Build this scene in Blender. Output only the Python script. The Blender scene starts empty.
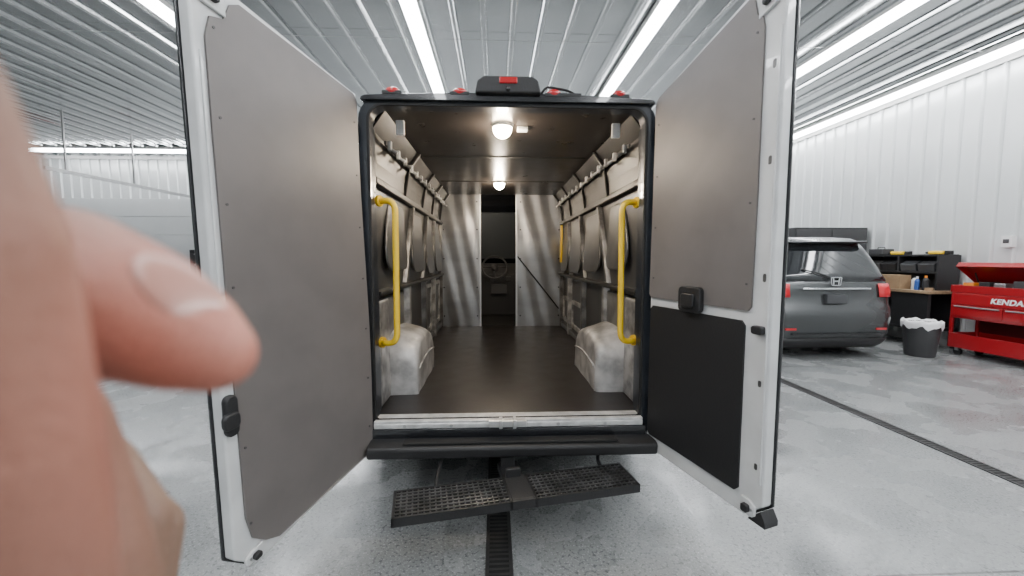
import bpy, bmesh, math, random
from mathutils import Vector, Matrix
random.seed(4)
COL = bpy.context.scene.collection
W = {}
def V(*a): return Vector(a)

# ---------------------------------------------------------------- materials
def mat(name, col, rough=0.5, metal=0.0, noise=0.0, nscale=8.0, bump=0.0, bscale=40.0, emit=0.0, ecol=None,
        coat=0.0, col2=None, trans=0.0, sss=0.0, spec=0.5, stretch=None, detail=4.0, rnoise=0.0):
    m = bpy.data.materials.new(name); m.use_nodes = True
    nt = m.node_tree; b = nt.nodes["Principled BSDF"]
    c = (*col, 1)
    b.inputs["Base Color"].default_value = c
    b.inputs["Roughness"].default_value = rough
    b.inputs["Metallic"].default_value = metal
    b.inputs["Specular IOR Level"].default_value = spec
    b.inputs["Coat Weight"].default_value = coat
    b.inputs["Transmission Weight"].default_value = trans
    if sss:
        b.inputs["Subsurface Weight"].default_value = sss
        b.inputs["Subsurface Radius"].default_value = (1.0, 0.45, 0.3)
        b.inputs["Subsurface Scale"].default_value = 0.004
    if emit:
        b.inputs["Emission Color"].default_value = (*(ecol or col), 1)
        b.inputs["Emission Strength"].default_value = emit
    tc = nt.nodes.new("ShaderNodeTexCoord")
    src = tc.outputs["Object"]
    if stretch:
        mp = nt.nodes.new("ShaderNodeMapping"); mp.inputs["Scale"].default_value = stretch
        nt.links.new(src, mp.inputs["Vector"]); src = mp.outputs["Vector"]
    if noise or col2:
        n = nt.nodes.new("ShaderNodeTexNoise"); n.inputs["Scale"].default_value = nscale
        n.inputs["Detail"].default_value = detail
        nt.links.new(src, n.inputs["Vector"])
        r = nt.nodes.new("ShaderNodeValToRGB")
        c2 = col2 or tuple(max(0, x * (1 - noise)) for x in col)
        r.color_ramp.elements[0].position = 0.35; r.color_ramp.elements[0].color = (*c2, 1)
        r.color_ramp.elements[1].position = 0.62; r.color_ramp.elements[1].color = c
        nt.links.new(n.outputs["Fac"], r.inputs["Fac"])
        nt.links.new(r.outputs["Color"], b.inputs["Base Color"])
        if rnoise:
            mr = nt.nodes.new("ShaderNodeMapRange"); mr.inputs[3].default_value = rough - rnoise; mr.inputs[4].default_value = rough + rnoise
            nt.links.new(n.outputs["Fac"], mr.inputs[0]); nt.links.new(mr.outputs[0], b.inputs["Roughness"])
    if bump:
        n2 = nt.nodes.new("ShaderNodeTexNoise"); n2.inputs["Scale"].default_value = bscale
        n2.inputs["Detail"].default_value = 3
        nt.links.new(src, n2.inputs["Vector"])
        bp = nt.nodes.new("ShaderNodeBump"); bp.inputs["Strength"].default_value = bump
        bp.inputs["Distance"].default_value = 0.01
        nt.links.new(n2.outputs["Fac"], bp.inputs["Height"])
        nt.links.new(bp.outputs["Normal"], b.inputs["Normal"])
    return m

def floor_material():
    m = bpy.data.materials.new("epoxy_floor"); m.use_nodes = True
    nt = m.node_tree; b = nt.nodes["Principled BSDF"]
    g = nt.nodes.new("ShaderNodeNewGeometry")
    big = nt.nodes.new("ShaderNodeTexNoise"); big.inputs["Scale"].default_value = 2.2; big.inputs["Detail"].default_value = 6
    fn = nt.nodes.new("ShaderNodeTexNoise"); fn.inputs["Scale"].default_value = 55; fn.inputs["Detail"].default_value = 2
    f2 = nt.nodes.new("ShaderNodeTexNoise"); f2.inputs["Scale"].default_value = 105; f2.inputs["Detail"].default_value = 1
    for x in (big, fn, f2): nt.links.new(g.outputs["Position"], x.inputs["Vector"])
    r1 = nt.nodes.new("ShaderNodeValToRGB")
    r1.color_ramp.elements[0].position = .3; r1.color_ramp.elements[0].color = (.185, .193, .193, 1)
    r1.color_ramp.elements[1].position = .7; r1.color_ramp.elements[1].color = (.262, .270, .267, 1)
    nt.links.new(big.outputs["Fac"], r1.inputs["Fac"])
    r2 = nt.nodes.new("ShaderNodeValToRGB")
    r2.color_ramp.elements[0].position = .54; r2.color_ramp.elements[0].color = (1, 1, 1, 1)
    r2.color_ramp.elements[1].position = .66; r2.color_ramp.elements[1].color = (.48, .49, .50, 1)
    nt.links.new(fn.outputs["Fac"], r2.inputs["Fac"])
    r3 = nt.nodes.new("ShaderNodeValToRGB")
    r3.color_ramp.elements[0].position = .60; r3.color_ramp.elements[0].color = (0, 0, 0, 1)
    r3.color_ramp.elements[1].position = .67; r3.color_ramp.elements[1].color = (.14, .14, .14, 1)
    nt.links.new(f2.outputs["Fac"], r3.inputs["Fac"])
    mx = nt.nodes.new("ShaderNodeMix"); mx.data_type = 'RGBA'; mx.blend_type = 'MULTIPLY'; mx.inputs[0].default_value = 1
    nt.links.new(r1.outputs["Color"], mx.inputs[6]); nt.links.new(r2.outputs["Color"], mx.inputs[7])
    ma = nt.nodes.new("ShaderNodeMix"); ma.data_type = 'RGBA'; ma.blend_type = 'ADD'; ma.inputs[0].default_value = 1
    nt.links.new(mx.outputs[2], ma.inputs[6]); nt.links.new(r3.outputs["Color"], ma.inputs[7])
    sp = nt.nodes.new("ShaderNodeSeparateXYZ"); nt.links.new(g.outputs["Position"], sp.inputs[0])
    a = nt.nodes.new("ShaderNodeMath"); a.operation = 'ADD'; a.inputs[1].default_value = .62
    nt.links.new(sp.outputs[1], a.inputs[0])
    p = nt.nodes.new("ShaderNodeMath"); p.operation = 'PINGPONG'; p.inputs[1].default_value = 1.8
    nt.links.new(a.outputs[0], p.inputs[0])
    l1 = nt.nodes.new("ShaderNodeMath"); l1.operation = 'LESS_THAN'; l1.inputs[1].default_value = .006
    nt.links.new(p.outputs[0], l1.inputs[0])
    mx2 = nt.nodes.new("ShaderNodeMix"); mx2.data_type = 'RGBA'
    nt.links.new(l1.outputs[0], mx2.inputs[0]); nt.links.new(ma.outputs[2], mx2.inputs[6]); mx2.inputs[7].default_value = (.07, .07, .07, 1)
    nt.links.new(mx2.outputs[2], b.inputs["Base Color"])
    rr_ = nt.nodes.new("ShaderNodeMapRange"); rr_.inputs[1].default_value = .38; rr_.inputs[2].default_value = .62
    rr_.inputs[3].default_value = .13; rr_.inputs[4].default_value = .36
    nt.links.new(big.outputs["Fac"], rr_.inputs[0]); nt.links.new(rr_.outputs[0], b.inputs["Roughness"])
    b.inputs["Specular IOR Level"].default_value = .6
    bp = nt.nodes.new("ShaderNodeBump"); bp.inputs["Strength"].default_value = .16; bp.inputs["Distance"].default_value = .004
    nt.links.new(fn.outputs["Fac"], bp.inputs["Height"]); nt.links.new(bp.outputs["Normal"], b.inputs["Normal"])
    return m

M = {}
M['floor'] = floor_material()
M['wall'] = mat("white_steel_wall", (.66, .68, .68), .30, .22, noise=.05, nscale=1.5)
M['ceil'] = mat("white_steel_ceiling", (.58, .595, .60), .16, .86, noise=.06, nscale=2.0, rnoise=.05)
M['seam'] = mat("ceiling_seam", (.40, .41, .41), .3, .8)
M['led'] = mat("led_lens", (1, 1, 1), .4, emit=32, ecol=(.95, .97, 1.0))
M['whiteplastic'] = mat("white_plastic", (.75, .75, .74), .4)
M['doorwhite'] = mat("white_door_paint", (.70, .71, .71), .24, coat=.5, noise=.14, nscale=5)
M['black'] = mat("black_paint", (.012, .013, .016), .22, coat=.7, noise=.2, nscale=10)
M['blackplastic'] = mat("black_plastic", (.018, .018, .019), .5, bump=.15, bscale=120)
M['rubber'] = mat("black_rubber", (.012, .012, .012), .75)
M['panel'] = mat("grey_liner_panel", (.164, .149, .142), .44, noise=.14, nscale=4, bump=.06, bscale=260, detail=8)
M['vanceil'] = mat("liner_ceiling", (.033, .028, .025), .30, noise=.2, nscale=5, rnoise=.08)
M['vandark'] = mat("liner_upper_wall", (.030, .028, .027), .38, .3, noise=.3, nscale=6, rnoise=.08)
M['vanwall'] = mat("liner_wall", (.095, .093, .091), .36, .45, noise=.35, nscale=5, rnoise=.08)
M['vanrecess'] = mat("wall_recess", (.150, .147, .144), .32, .6, noise=.4, nscale=5, rnoise=.1, detail=7)
M['vanfloor'] = mat("van_floor_mat", (.024, .020, .0195), .36, col2=(.014, .0125, .012), nscale=7, bump=.12, bscale=90, rnoise=.1)
M['darkrail'] = mat("dark_rail", (.022, .021, .020), .42)
M['well'] = mat("wheel_well_paint", (.62, .61, .60), .36, .2, col2=(.28, .275, .27), nscale=7, bump=.6, bscale=12, detail=10)
M['infill'] = mat("quarter_infill_metal", (.30, .295, .29), .36, .45, noise=.45, nscale=6)
M['post'] = mat("galvanised_post", (.22, .216, .212), .36, .5, col2=(.09, .087, .084), nscale=9, detail=7)
M['postlight'] = mat("bare_metal_post", (.50, .49, .48), .34, .45, col2=(.18, .175, .17), nscale=10, detail=7)
M['alu'] = mat("brushed_aluminium", (.43, .43, .43), .30, .88, noise=.22, nscale=1.6, stretch=(1, 1, 2.5), detail=3)
M['aluedge'] = mat("aluminium_trim", (.66, .66, .66), .3, .8)
M['sill'] = mat("sill_plate", (.72, .72, .71), .35, .3, noise=.3, nscale=14)
M['yellow'] = mat("yellow_handle", (.92, .60, .02), .35, coat=.3)
M['redlens'] = mat("red_lens", (.50, .01, .015), .18, coat=.6)
M['taillens'] = mat("tail_light_lens", (.62, .02, .03), .2, coat=.6)
M['domelens'] = mat("dome_lens", (1, .92, .8), .3, emit=140, ecol=(1.0, .80, .55))
M['chrome'] = mat("chrome", (.80, .81, .83), .14, 1)
M['steel'] = mat("zinc_steel", (.45, .45, .45), .35, .9)
M['carpaint'] = mat("car_grey_paint", (.058, .062, .063), .26, .45, coat=.6)
M['glass'] = mat("dark_glass", (.016, .018, .020), .05, coat=.6)
M['plate'] = mat("plate_dark", (.06, .063, .067), .4)
M['tire'] = mat("tire_rubber", (.014, .014, .014), .8)
M['rim'] = mat("alloy_rim", (.4, .4, .42), .3, .8)
M['red'] = mat("red_tool_paint", (.33, .010, .015), .28, coat=.4)
M['dkred'] = mat("dark_red_paint", (.10, .006, .009), .4)
M['card'] = mat("cardboard", (.34, .22, .12), .8, noise=.15, nscale=10)
M['wood'] = mat("bench_wood", (.32, .22, .13), .6, noise=.3, nscale=3, stretch=(8, 1, 8))
M['bag'] = mat("white_bag", (.8, .8, .8), .35, bump=.6, bscale=25)
M['textwhite'] = mat("white_lettering", (.85, .85, .85), .4)
M['grate'] = mat("drain_grate", (.035, .034, .033), .6, .3, noise=.3, nscale=20)
M['tread'] = mat("worn_step_tread", (.10, .10, .102), .42, .6, col2=(.035, .035, .035), nscale=10)
M['pitshade'] = mat("drain_pit_shade", (.006, .006, .006), .9)
M['nail'] = mat("fingernail", (.47, .245, .195), .28, coat=.25)
M['seat'] = mat("seat_fabric", (.03, .03, .032), .85)
M['screen'] = mat("cab_glass", (.09, .10, .11), .15)
M['cabgrey'] = mat("cab_plastic", (.045, .045, .047), .5)
M['orange'] = mat("orange_plastic", (.8, .25, .02), .4)
M['blueplastic'] = mat("blue_plastic", (.03, .09, .32), .4)
M['bluegrey'] = mat("frame_paint", (.02, .025, .034), .3, coat=.4, noise=.3, nscale=12)
M['skin'] = mat("skin", (.205, .124, .085), .52, col2=(.180, .106, .072), nscale=40, bump=.16, bscale=450, sss=.05)
nt = M['skin'].node_tree; bs = nt.nodes["Principled BSDF"]
src = bs.inputs["Base Color"].links[0].from_socket
at = nt.nodes.new("ShaderNodeAttribute"); at.attribute_name = "flush"
mxs = nt.nodes.new("ShaderNodeMix"); mxs.data_type = 'RGBA'
nt.links.new(at.outputs["Fac"], mxs.inputs[0]); nt.links.new(src, mxs.inputs[6]); mxs.inputs[7].default_value = (.47, .175, .125, 1)
nt.links.new(mxs.outputs[2], bs.inputs["Base Color"])

# ---------------------------------------------------------------- builders
def reg(o, loc): W[o.name] = Vector(loc)

def empty(name, loc, label, cat, group=None, parent=None):
    o = bpy.data.objects.new(name, None); o.empty_display_size = .1
    COL.objects.link(o)
    p = W[parent.name] if parent else Vector((0, 0, 0))
    if parent: o.parent = parent
    o.location = Vector(loc) - p
    reg(o, loc)
    if label: o["label"] = label
    if cat: o["category"] = cat
    if group: o["group"] = group
    return o

class B:
    def __init__(s): s.bm = bmesh.new()
    def _x(s, vs, mtx):
        if mtx is not None: bmesh.ops.transform(s.bm, matrix=mtx, verts=vs)
    def box(s, x0, x1, y0, y1, z0, z1, mtx=None):
        r = bmesh.ops.create_cube(s.bm, size=1)
        for v in r['verts']:
            v.co = Vector((x0 + (v.co.x + .5) * (x1 - x0), y0 + (v.co.y + .5) * (y1 - y0), z0 + (v.co.z + .5) * (z1 - z0)))
        s._x(r['verts'], mtx); return s
    def cyl(s, p1, p2, r1, r2=None, seg=20):
        p1 = Vector(p1); p2 = Vector(p2); r2 = r1 if r2 is None else r2
        d = p2 - p1; L = d.length
        m = Matrix.Translation((p1 + p2) / 2) @ d.to_track_quat('Z', 'Y').to_matrix().to_4x4()
        bmesh.ops.create_cone(s.bm, cap_ends=True, segments=seg, radius1=r1, radius2=r2, depth=L, matrix=m); return s
    def sph(s, c, r, sc=(1, 1, 1), sub=3, rot=None):
        m = Matrix.Translation(Vector(c))
        if rot is not None: m = m @ rot.to_4x4()
        m = m @ Matrix.Diagonal((r * sc[0], r * sc[1], r * sc[2], 1))
        bmesh.ops.create_icosphere(s.bm, subdivisions=sub, radius=1, matrix=m); return s
    def tube(s, pts, r, seg=12, closed=False):
        pts = [Vector(p) for p in pts]; n = len(pts); rings = []
        prev = None
        for i, p in enumerate(pts):
            if closed: t = (pts[(i + 1) % n] - pts[i - 1]).normalized()
            else: t = (pts[min(i + 1, n - 1)] - pts[max(i - 1, 0)]).normalized()
            if prev is None:
                a = t.orthogonal().normalized()
            else:
                a = (prev - t * prev.dot(t)).normalized()
            prev = a; b_ = t.cross(a)
            rad = r[i] if isinstance(r, (list, tuple)) else r
            rings.append([s.bm.verts.new(p + a * math.cos(2 * math.pi * k / seg) * rad + b_ * math.sin(2 * math.pi * k / seg) * rad) for k in range(seg)])
        m = n if closed else n - 1
        for i in range(m):
            A = rings[i]; Bq = rings[(i + 1) % n]
            for k in range(seg):
                s.bm.faces.new((A[k], A[(k + 1) % seg], Bq[(k + 1) % seg], Bq[k]))
        if not closed:
            s.bm.faces.new(rings[0][::-1]); s.bm.faces.new(rings[-1])
        return s
    def prism(s, poly, lo, hi, f):
        A = [s.bm.verts.new(f(a, b, lo)) for a, b in poly]; Bq = [s.bm.verts.new(f(a, b, hi)) for a, b in poly]
        n = len(poly)
        s.bm.faces.new(A[::-1]); s.bm.faces.new(Bq)
        for i in range(n): s.bm.faces.new((A[i], A[(i + 1) % n], Bq[(i + 1) % n], Bq[i]))
        return s
    def ring(s, outer, inner, lo, hi, f):
        n = len(outer)
        L = [[s.bm.verts.new(f(a, b, h)) for a, b in P] for P, h in ((outer, lo), (inner, lo), (inner, hi), (outer, hi))]
        for q in range(4):
            A = L[q]; Bq = L[(q + 1) % 4]
            for i in range(n): s.bm.faces.new((A[i], A[(i + 1) % n], Bq[(i + 1) % n], Bq[i]))
        return s
    def grid(s, rows, closed_u=False):
        R = [[s.bm.verts.new(p) for p in row] for row in rows]
        for i in range(len(R) - 1):
            n = len(R[i])
            for k in range(n if closed_u else n - 1):
                s.bm.faces.new((R[i][k], R[i][(k + 1) % n], R[i + 1][(k + 1) % n], R[i + 1][k]))
        return R
    def done(s, name, m, parent=None, label=None, cat=None, group=None, bevel=0, smooth=False, structure=False, origin=None, seg=2, solid=0):
        bmesh.ops.recalc_face_normals(s.bm, faces=s.bm.faces)
        co = [v.co for v in s.bm.verts]
        lo = Vector([min(c[i] for c in co) for i in range(3)]); hi = Vector([max(c[i] for c in co) for i in range(3)])
        c = Vector(origin) if origin else (lo + hi) / 2
        for v in s.bm.verts: v.co -= c
        me = bpy.data.meshes.new(name); s.bm.to_mesh(me); s.bm.free()
        me.materials.append(m)
        if smooth or bevel:
            for p in me.polygons: p.use_smooth = True
        o = bpy.data.objects.new(name, me); COL.objects.link(o)
        pw = W[parent.name] if parent else Vector((0, 0, 0))
        if parent: o.parent = parent
        o.location = c - pw; reg(o, c)
        if solid:
            md = o.modifiers.new("s", 'SOLIDIFY'); md.thickness = solid; md.offset = 0
        if bevel:
            md = o.modifiers.new("b", 'BEVEL'); md.width = bevel; md.segments = seg; md.limit_method = 'ANGLE'; md.angle_limit = math.radians(40)
            wn = o.modifiers.new("w", 'WEIGHTED_NORMAL'); wn.keep_sharp = True
        if label: o["label"] = label
        if cat: o["category"] = cat
        if group: o["group"] = group
        if structure: o["kind"] = "structure"
        return o

def sm_auto(o, ang=40):
    me = o.data
    bm = bmesh.new(); bm.from_mesh(me)
    for e in bm.edges:
        if len(e.link_faces) == 2 and e.calc_face_angle(0) > math.radians(ang): e.smooth = False
    for f in bm.faces: f.smooth = True
    bm.to_mesh(me); bm.free()

def rr(x0, x1, z0, z1, r, n=6):
    if not isinstance(r, (list, tuple)): r = [r] * 4
    cs = [(x0 + r[0], z0 + r[0], 180, r[0]), (x1 - r[1], z0 + r[1], 270, r[1]), (x1 - r[2], z1 - r[2], 0, r[2]), (x0 + r[3], z1 - r[3], 90, r[3])]
    out = []
    for cx, cz, a, q in cs:
        for i in range(n + 1):
            t = math.radians(a + 90 * i / n); out.append((cx + q * math.cos(t), cz + q * math.sin(t)))
    return out
def subdiv(poly, step=.12):
    out = []
    for i, (a, b) in enumerate(poly):
        c, d = poly[(i + 1) % len(poly)]
        n = max(1, int(math.hypot(c - a, d - b) / step))
        for k in range(n): out.append((a + (c - a) * k / n, b + (d - b) * k / n))
    return out
def arc_path(pts, rad, n=6):
    pts = [Vector(p) for p in pts]; out = [pts[0]]
    for i in range(1, len(pts) - 1):
        a = (pts[i - 1] - pts[i]).normalized(); b = (pts[i + 1] - pts[i]).normalized()
        p0 = pts[i] + a * rad; p1 = pts[i] + b * rad
        for k in range(n + 1):
            t = k / n; out.append(p0 * (1 - t) ** 2 + pts[i] * 2 * t * (1 - t) + p1 * t * t)
    out.append(pts[-1]); return out
XZ = lambda a, b, h: Vector((a, h, b))

# ---------------------------------------------------------------- room
RX, LX, FY, BY, CZ = 7.65, -16.0, 10.4, -8.0, 4.6
B().box(LX - .2, RX + .2, BY - .2, FY + .2, -.2, 0).done("floor", M['floor'], structure=True, label="glossy speckled grey epoxy floor")
def ribprof(a0, a1, pitch, w, h):
    pts = []; a = a0
    while a < a1 - pitch * .5:
        pts += [(a, 0), (a + pitch / 2 - w, 0), (a + pitch / 2 - w * .75, h * .6), (a + pitch / 2 - w * .4, h), (a + pitch / 2 + w * .4, h), (a + pitch / 2 + w * .75, h * .6), (a + pitch / 2 + w, 0)]
        a += pitch
    pts.append((a1, 0)); return pts
def ribbed(name, f, a0, a1, b0, b1, pitch, w, h, m, label):
    b = B(); pr = ribprof(a0, a1, pitch, w, h)
    b.grid([[f(a, b0, q) for a, q in pr], [f(a, b1, q) for a, q in pr]])
    b.grid([[f(a0, b0, -.12), f(a1, b0, -.12)], [f(a0, b1, -.12), f(a1, b1, -.12)]])
    return b.done(name, m, structure=True, label=label)
ribbed("ceiling", lambda a, b, q: Vector((a, b, CZ - q)), LX, RX, BY, FY, .38, .050, .052, M['ceil'], "ribbed white steel ceiling")
ribbed("wall_right", lambda a, b, q: Vector((RX - q, a, b)), BY, FY, 0, CZ, .28, .038, .042, M['wall'], "ribbed white steel wall")
ribbed("wall_left", lambda a, b, q: Vector((LX + q, a, b)), BY, FY, 0, CZ, .28, .038, .042, M['wall'], "ribbed white steel wall")
ribbed("wall_front", lambda a, b, q: Vector((a, FY - q, b)), LX, RX, 0, CZ, .28, .038, .042, M['wall'], "ribbed white steel wall")
ribbed("wall_back", lambda a, b, q: Vector((a, BY + q, b)), LX, RX, 0, CZ, .28, .038, .042, M['wall'], "ribbed white steel wall")
t = 1
y = -6.1
while y < FY - .3:
    B().box(LX, RX, y - .005, y + .005, CZ - .056, CZ - .0525).done("trim_%d" % t, M['seam'], structure=True, label="screw seam across the ribbed ceiling")
    t += 1; y += 4.8
B().box(RX - .07, RX - .043, BY, FY, CZ - .15, CZ - .06).done("trim_%d" % t, M['whiteplastic'], structure=True, label="white corner trim"); t += 1
B().box(LX, RX, FY - .07, FY - .043, CZ - .15, CZ - .06).done("trim_%d" % t, M['whiteplastic'], structure=True, label="white corner trim"); t += 1
B().box(RX - .056, RX - .043, BY, FY, 0.0, .12).done("baseboard_right", M['whiteplastic'], structure=True)
b = B()
for i in range(6): b.box(-13.2, -9.2, FY - .095, FY - .04, i * .55 + .006, (i + 1) * .55 - .006)
b.done("door_1", M['wall'], structure=True, label="white sectional overhead garage door", bevel=.006)

tr = empty("overhead_door_track", (-9.1, 9, 3.3), "steel overhead garage door track hung from the ceiling", "door track")
B().box(-9.12, -9.07, 6.2, FY - .10, 3.28, 3.35).done("track_rail", M['steel'], tr)
for yy in (6.6, 8.2):
    B().box(-9.11, -9.08, yy, yy + .03, 3.33, CZ - .04).done("hanger_strap", M['steel'], tr)

def fixture(cx, cy, L, alongx=False):
    f = empty("light_fixture", (cx, cy, CZ - .02), "long white LED strip light mounted along the ribbed ceiling", "ceiling light", group="LED strip lights on the ceiling")
    hx, hy = (L / 2, .10) if alongx else (.10, L / 2)
    B().box(cx - hx, cx + hx, cy - hy, cy + hy, CZ - .10, CZ - .02).done("housing", M['whiteplastic'], f)
    b = B()
    r = .096
    prof = [(r * math.cos(a), -r * .8 * math.sin(a)) for a in [math.pi * k / 8 for k in range(9)]]
    if alongx: b.prism(prof, cx - hx + .01, cx + hx - .01, lambda p, q, h: Vector((h, cy + p, CZ - .10 + q)))
    else: b.prism(prof, cy - hy + .01, cy + hy - .01, lambda p, q, h: Vector((cx + p, h, CZ - .10 + q)))
    b.done("lamp_lens", M['led'], f)
    return f
def dup(o, off):
    n = o.copy(); n.location = o.location + Vector(off); COL.objects.link(n)
    for c in o.children:
        k = c.copy(); COL.objects.link(k); k.parent = n
        for c2 in c.children:
            k2 = c2.copy(); COL.objects.link(k2); k2.parent = k
    return n
L0 = 2.42
base = fixture(-4.1, -5.6, L0)
for X in (-4.1, -1.1, 1.95, 4.8, 7.25):
    for k in range(7):
        if X == -4.1 and k == 0: continue
        dup(base, (X + 4.1, k * (L0 + .01), 0))
fx = fixture(-12.2, 9.45, L0, True)
for k in (1, 2): dup(fx, (k * (L0 + .01), 0, 0))

def drain(x, y0, y1, w, label):
    d = empty("floor_drain", (x, (y0 + y1) / 2, 0), label, "floor drain")
    B().box(x - w / 2, x + w / 2, y0, y1, .0005, .002).done("channel_shade", M['pitshade'], d)  # flat strip on the floor, shade of the drain's depth painted near-black
    b = B(); b.box(x - w / 2, x - w / 2 + .018, y0, y1, .001, .006); b.box(x + w / 2 - .018, x + w / 2, y0, y1, .001, .006)
    yy = y0
    while yy < y1:
        b.box(x - w / 2, x + w / 2, yy, yy + .014, .001, .005); yy += .032
    b.done("grate", M['grate'], d)
drain(-.075, -3.2, 6, .135, "black slotted trench drain grate set in the floor beneath the van")
drain(3.44, -3.2, 9, .115, "long dark trench drain grate crossing the open floor")

# ---------------------------------------------------------------- VAN
van = empty("van", (0, 2.6, 0), "black high-roof cargo van with both rear doors open, empty cargo bay", "van")
ZF = .55; ZC = 2.38; YP = 3.26
st = [(.02, .858, .40, 2.405), (.08, .94, .38, 2.43), (.25, 1.0, .36, 2.47), (3.7, 1.0, .36, 2.5), (4.1, 1.0, .36, 2.35), (4.75, .98, .36, 1.5), (5.3, .95, .36, 1.22), (5.6, .85, .38, .95), (5.66, .75, .45, .8)]
rows = []
for (yy, hw, zb, zt) in st:
    h = zt - zb
    half = [(hw * .93, zb), (hw, zb + .1 * h), (hw, zb + .45 * h), (hw - .03, zb + .75 * h), (hw - .07, zb + .9 * h), (hw - .13, zb + .965 * h), (hw - .26, zt - .004), (0, zt + .01)]
    if yy < .05: half = [(hw, zb), (hw, zb + .1 * h), (hw, zb + .45 * h), (hw, zb + .75 * h), (hw, zb + .9 * h), (hw - .015, zb + .965 * h), (hw - .09, zt), (0, zt + .006)]
    rows.append([Vector((x, yy, z)) for x, z in half] + [Vector((-x, yy, z)) for x, z in half[-2::-1]])
b = B(); R = b.grid(rows); b.bm.faces.new(R[-1])
o = b.done("body_shell", M['black'], van, smooth=True); sm_auto(o, 35)
B().box(-.80, .80, .1, 5.3, .42, .50).done("underbody", M['blackplastic'], van)
B().box(-.86, .86, .06, YP, .50, ZF).done("cargo_floor", M['vanfloor'], van, label="near-black worn cargo floor mat")
outer = rr(-.858, .845, .44, 2.412, (.03, .03, .12, .12)); inner = rr(-.800, .786, ZF + .0, 2.366, (.02, .02, .09, .09))
B().ring(outer, inner, 0, .10, XZ).done("rear_door_frame", M['bluegrey'], van, bevel=.008)
inner2 = rr(-.792, .778, ZF + .012, 2.358, (.02, .02, .08, .08)); out2 = rr(-.808, .794, ZF - .01, 2.374, (.02, .02, .09, .09))
B().ring(out2, inner2, -.014, .0, XZ).done("weatherstrip", M['rubber'], van, bevel=.005)
for sx in (-1, 1):
    B().box(*( (-.88, -.81) if sx < 0 else (.80, .88)), .10, .17, ZF, ZC).done("door_pillar", M['bluegrey'], van, bevel=.01)
B().box(-.80, .79, -.045, .07, ZF - .012, ZF + .008).done("sill_plate", M['sill'], van, bevel=.004)
B().box(-.80, .79, -.050, -.02, .512, ZF - .006).done("sill_face", M['sill'], van, bevel=.006)
B().box(-.82, .81, -.045, -.005, .44, .510).done("sill_lower_face", M['black'], van, bevel=.006)
b = B(); b.box(-.13, .09, -.075, -.03, ZF - .028, ZF + .012); b.box(-.07, -.05, -.09, -.03, ZF - .03, ZF + .022); b.box(.01, .03, -.09, -.03, ZF - .03, ZF + .022)
b.done("latch_striker", M['aluedge'], van, bevel=.004)
for xx in (-.35, .28, -.62, .56):
    B().cyl((xx, -.0455, ZF - .02), (xx, -.053, ZF - .02), .010).done("sill_bolt", M['steel'], van)
prof = [(.02, .355), (-.10, .36), (-.135, .375), (-.14, .425), (-.125, .442), (-.05, .455), (.02, .455)]
b = B(); b.prism(prof, -.82, .85, lambda p, q, h: Vector((h, p, q)))
b.done("rear_bumper", M['blackplastic'], van, bevel=.01)
B().box(-.62, .62, -.12, -.055, .4475, .4585).done("bumper_tread", M['rubber'], van, bevel=.003)
ang = math.radians(10.5)
SM = Matrix.Translation((.03, -.335, .308)) @ Matrix.Rotation(ang, 4, 'Z')
stp = empty("rear_step", (.045, -.33, .29), None, None, parent=van)
b = B(); hw, hd = .635, .115
for q in (-hd, hd - .012): b.box(-hw, hw, q, q + .012, -.040, .004, SM)
for q in (-hw, -.07, .06, hw - .012): b.box(q, q + .012, -hd, hd, -.040, .004, SM)
b.done("step_frame", M['blackplastic'], stp)
for side in ((-hw + .01, -.062), (.062, hw - .01)):
    b = B(); n = 20
    for i in range(n + 1):
        x = side[0] + i * (side[1] - side[0]) / n
        b.box(x - .004, x + .004, -hd + .01, hd - .01, -.012, .002, SM)
    for q in (-.084, -.056, -.028, 0, .028, .056, .084):
        b.box(side[0], side[1], q - .006, q + .006, -.010, .004, SM)
    b.done("step_grating", M['tread'], stp, label="worn dark punched metal tread")
b = B(); b.box(-.058, .060, -.10, .30, -.05, -.008, SM); b.box(-.058, .060, -hd + .012, hd - .012, -.02, .006, SM); b.box(-.045, .035, .10, .13, -.02, .05, SM)
b.done("step_bracket", M['blackplastic'], stp, bevel=.004)
for xx in (-.42, .52):
    b = B(); b.tube(arc_path([SM @ Vector((xx, .07, -.02)), SM @ Vector((xx, .16, -.0)), Vector((xx + .02, .03, .38))], .03), .011)
    b.done("step_arm", M['blackplastic'], stp, smooth=True)
B().box(-.06, .02, -.10, .35, .26, .355).done("hitch_receiver", M['blackplastic'], van, bevel=.006)
b = B().box(-.78, .78, .08, .14, .32, .42); b.done("rear_crossmember", M['blackplastic'], van)
b = B(); b.box(-.74, .74, .1, YP, ZC, ZC + .02); b.done("ceiling_liner", M['vanceil'], van, label="dark brown ceiling liner panel")
for yy in (1.2, 2.3):
    B().box(-.70, .70, yy - .010, yy + .010, ZC - .005, ZC + .001).done("liner_seam", M['darkrail'], van)
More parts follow.
